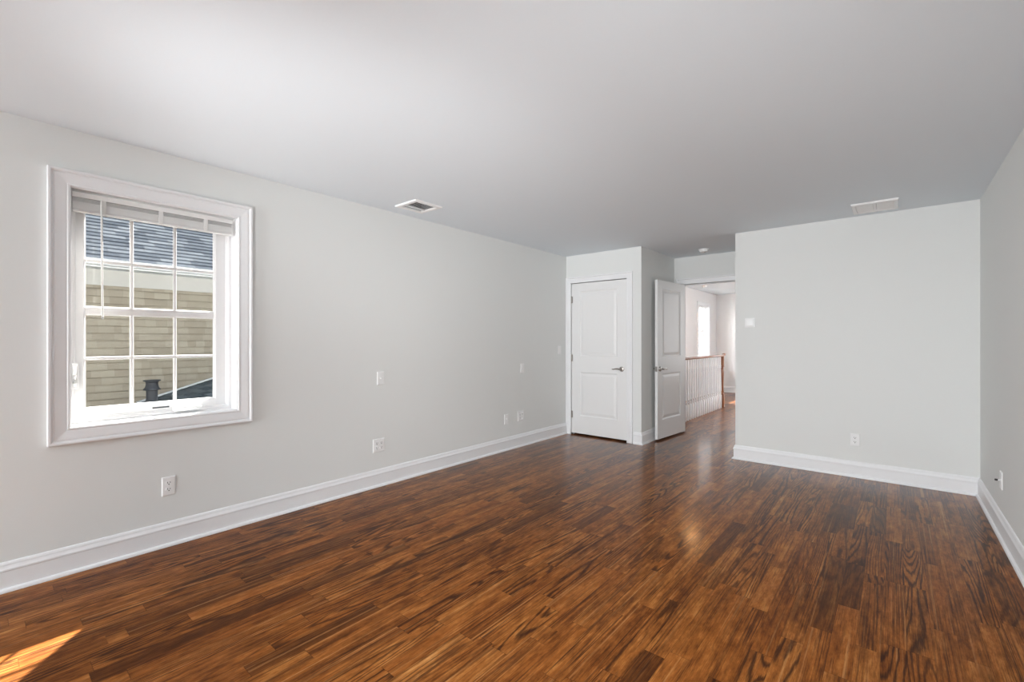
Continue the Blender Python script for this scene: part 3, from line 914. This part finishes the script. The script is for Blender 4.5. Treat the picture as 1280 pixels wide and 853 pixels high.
# hall window
hw = struct(empty('window_2', (XH, (HW0 + HW1) / 2, HZ0)), 'bright white hall window beyond the railing', 'window')
h3 = lambda u, v, w: (XH + w, u, v)


def hp(mb, n, m): return local(mb.build(n, m, None), hw)


b = MB(); frame_sweep(b, [(HW0, HZ0), (HW0, HZ1), (HW1, HZ1), (HW1, HZ0)], [(-o, w) for o, w in casing_prof(0.085, 0.022)], h3); hp(b, 'casing', M['trim'])
b = MB(); frame_sweep(b, [(HW0, HZ0), (HW0, HZ1), (HW1, HZ1), (HW1, HZ0)], [(0, -0.205), (0, 0.003), (0.006, 0.003), (0.006, -0.11), (0.04, -0.11), (0.04, -0.205)], h3); hp(b, 'window_frame', M['trim'])
b = MB()
frame_sweep(b, [(HW0 + .035, HZ0 + .035), (HW0 + .035, HZ1 - .035), (HW1 - .035, HZ1 - .035), (HW1 - .035, HZ0 + .035)], [(0, -0.19), (0, -0.13), (0.04, -0.13), (0.045, -0.15), (0.045, -0.19)], h3)
b.box(XH - 0.18, XH - 0.13, HW0 + .04, HW1 - .04, 1.49, 1.54)
for y in (10.99, 11.23): b.box(XH - 0.166, XH - 0.146, y - 0.01, y + 0.01, HZ0 + .07, HZ1 - .07)
for z in (1.23, 1.78): b.box(XH - 0.166, XH - 0.146, HW0 + .07, HW1 - .07, z - 0.01, z + 0.01)
hp(b, 'sash', M['vinyl'])
b = MB(); b.box(XH - 0.160, XH - 0.156, HW0 + .06, HW1 - .06, HZ0 + .06, HZ1 - .06); hp(b, 'glass_pane', M['glass'])
bl2 = make_blind('window_blind', XH - 0.035, HW0 + .010, HW1 - .010, HZ1 - 0.008, 1.78, 14, 0.026, spread=True, wand=False)
tag(bl2, 'white blind lowered a third of the way on the hall window beyond the railing', 'window blind')


# ------------------------------------------------------------------ outside
NX = -11.0
structure_box('ground', [(-30, 20, -20, 30, -3.3, -3.0)], M['earth'], 'garden ground outside', 'ground')
nh = tag(empty('neighbouring_house', (NX, 3, -3.0)), 'beige shingle-sided house with a grey roof seen through the casement window', 'house')


def np_(mb, n, m, parent=nh):
    o = mb.build(n, m, None)
    for v in o.data.vertices: v.co -= Vector(nh.location)
    o.parent = parent
    return o


# lapped siding courses
NY0, NY1 = -8.0, 14.0
b = MB()
k = int((2.30 - SID_Z0) / SID_RH) + 1
pts = []
for i in range(k):
    z = SID_Z0 + i * SID_RH
    pts += [(NX + 0.012, z), (NX + 0.006, z + SID_RH - 0.020), (NX - 0.030, z + SID_RH - 0.020), (NX - 0.030, z + SID_RH)]
ring0 = [(x, NY0, z) for x, z in pts] + [(NX - 3.0, NY0, pts[-1][1]), (NX - 3.0, NY0, SID_Z0)]
ring1 = [(x, NY1, z) for x, y_, z in ring0]
b.grid([ring0, ring1])
sid = np_(b, 'siding_wall', M['siding'])
# material coordinates count from the house's own origin
b = MB(); b.box(NX - 0.1, NX + 0.030, NY0, NY1, 2.285, 2.585); np_(b, 'frieze_board', M['frieze'])
b = MB(); b.box(NX - 0.1, NX + 0.42, NY0, NY1, 2.57, 2.60); b.box(NX + 0.40, NX + 0.43, NY0, NY1, 2.565, 2.68)
b.grid([[(NX + 0.43, y, 2.585), (NX + 0.50, y, 2.60), (NX + 0.535, y, 2.69), (NX + 0.535, y, 2.70), (NX + 0.43, y, 2.70)] for y in (NY0, NY1)])
np_(b, 'eave_gutter', M['fascia'])
# roof in lapped courses
b = MB(); pts = []
pit = 0.75; ex = 0.112
for i in range(46):
    x1, z1 = NX + 0.47 - (i + 1) * ex, 2.70 + (i + 1) * ex * pit
    pts += [(NX + 0.47 - i * ex, 2.70 + i * ex * pit + 0.012), (x1 + 0.007, z1 - 0.005), (x1 + 0.014, z1 - 0.024), (x1 + 0.002, z1 - 0.015)]
r0 = [(x, NY0 - .3, z) for x, z in pts] + [(pts[-1][0], NY0 - .3, 2.6), (NX + 0.40, NY0 - .3, 2.66)]
b.grid([r0, [(x, NY1 + .3, z) for x, y_, z in r0]])
np_(b, 'roof', M['roof'])

# low roof against the neighbour's wall
SL = 0.309
zr = lambda y: 0.187 + SL * (y - 2.35)
LX0, LX1, LY0, LY1 = NX + 0.03, -6.3, 2.03, 6.5
lr = tag(empty('low_roof', (-8.6, 4, zr(4))), 'dark slate-coloured low roof with a pale edge in front of the beige house', 'roof')
b = MB(); pts = []
n_ = int((LY1 - LY0) / 0.137)
for i in range(n_):
    y0 = LY0 + i * 0.137; pts += [(y0, zr(y0) + 0.010), (y0 + 0.137, zr(y0 + 0.137) + 0.001)]
r0 = [(LX0, y, z) for y, z in pts] + [(LX0, pts[-1][0], -3.0), (LX0, LY0, -3.0)]
b.grid([r0, [(LX1, y, z) for x, y, z in r0]])
local(b.build('shingles', M['low_roof'], None), lr)
b = MB(); b.grid([[(LX0, y, zr(y) + 0.006), (LX0 + 0.05, y, zr(y) + 0.006), (LX0 + 0.05, y, zr(y) + 0.02), (LX0 + 0.012, y, zr(y) + 0.036), (LX0, y, zr(y) + 0.036)] for y in (LY0, LY1)])
local(b.build('edge_flashing', M['fascia'], None), lr)
vp = (-10.30, 2.13)
zv = zr(vp[1])
e = tag(empty('vent_pipe', (vp[0], vp[1], zv)), 'dark metal vent pipe with a flared cap standing on the low roof', 'vent pipe')
b = MB(); b.lathe([(0, -0.12), (0.20, -0.10), (0.19, -0.02), (0.125, 0.035), (0.095, 0.08), (0.086, 0.10), (0.086, 0.27), (0, 0.27)], (0, 0, 0), 'z', 24); b.build('pipe', M['vent_pipe'], e, True)
b = MB(); b.lathe([(0.08, 0.262), (0.128, 0.270), (0.128, 0.285), (0.105, 0.31), (0.092, 0.36), (0.088, 0.40), (0.105, 0.425), (0.128, 0.430), (0.128, 0.448), (0.02, 0.455), (0, 0.455)], (0, 0, 0), 'z', 24); b.build('cap', M['vent_pipe'], e, True)
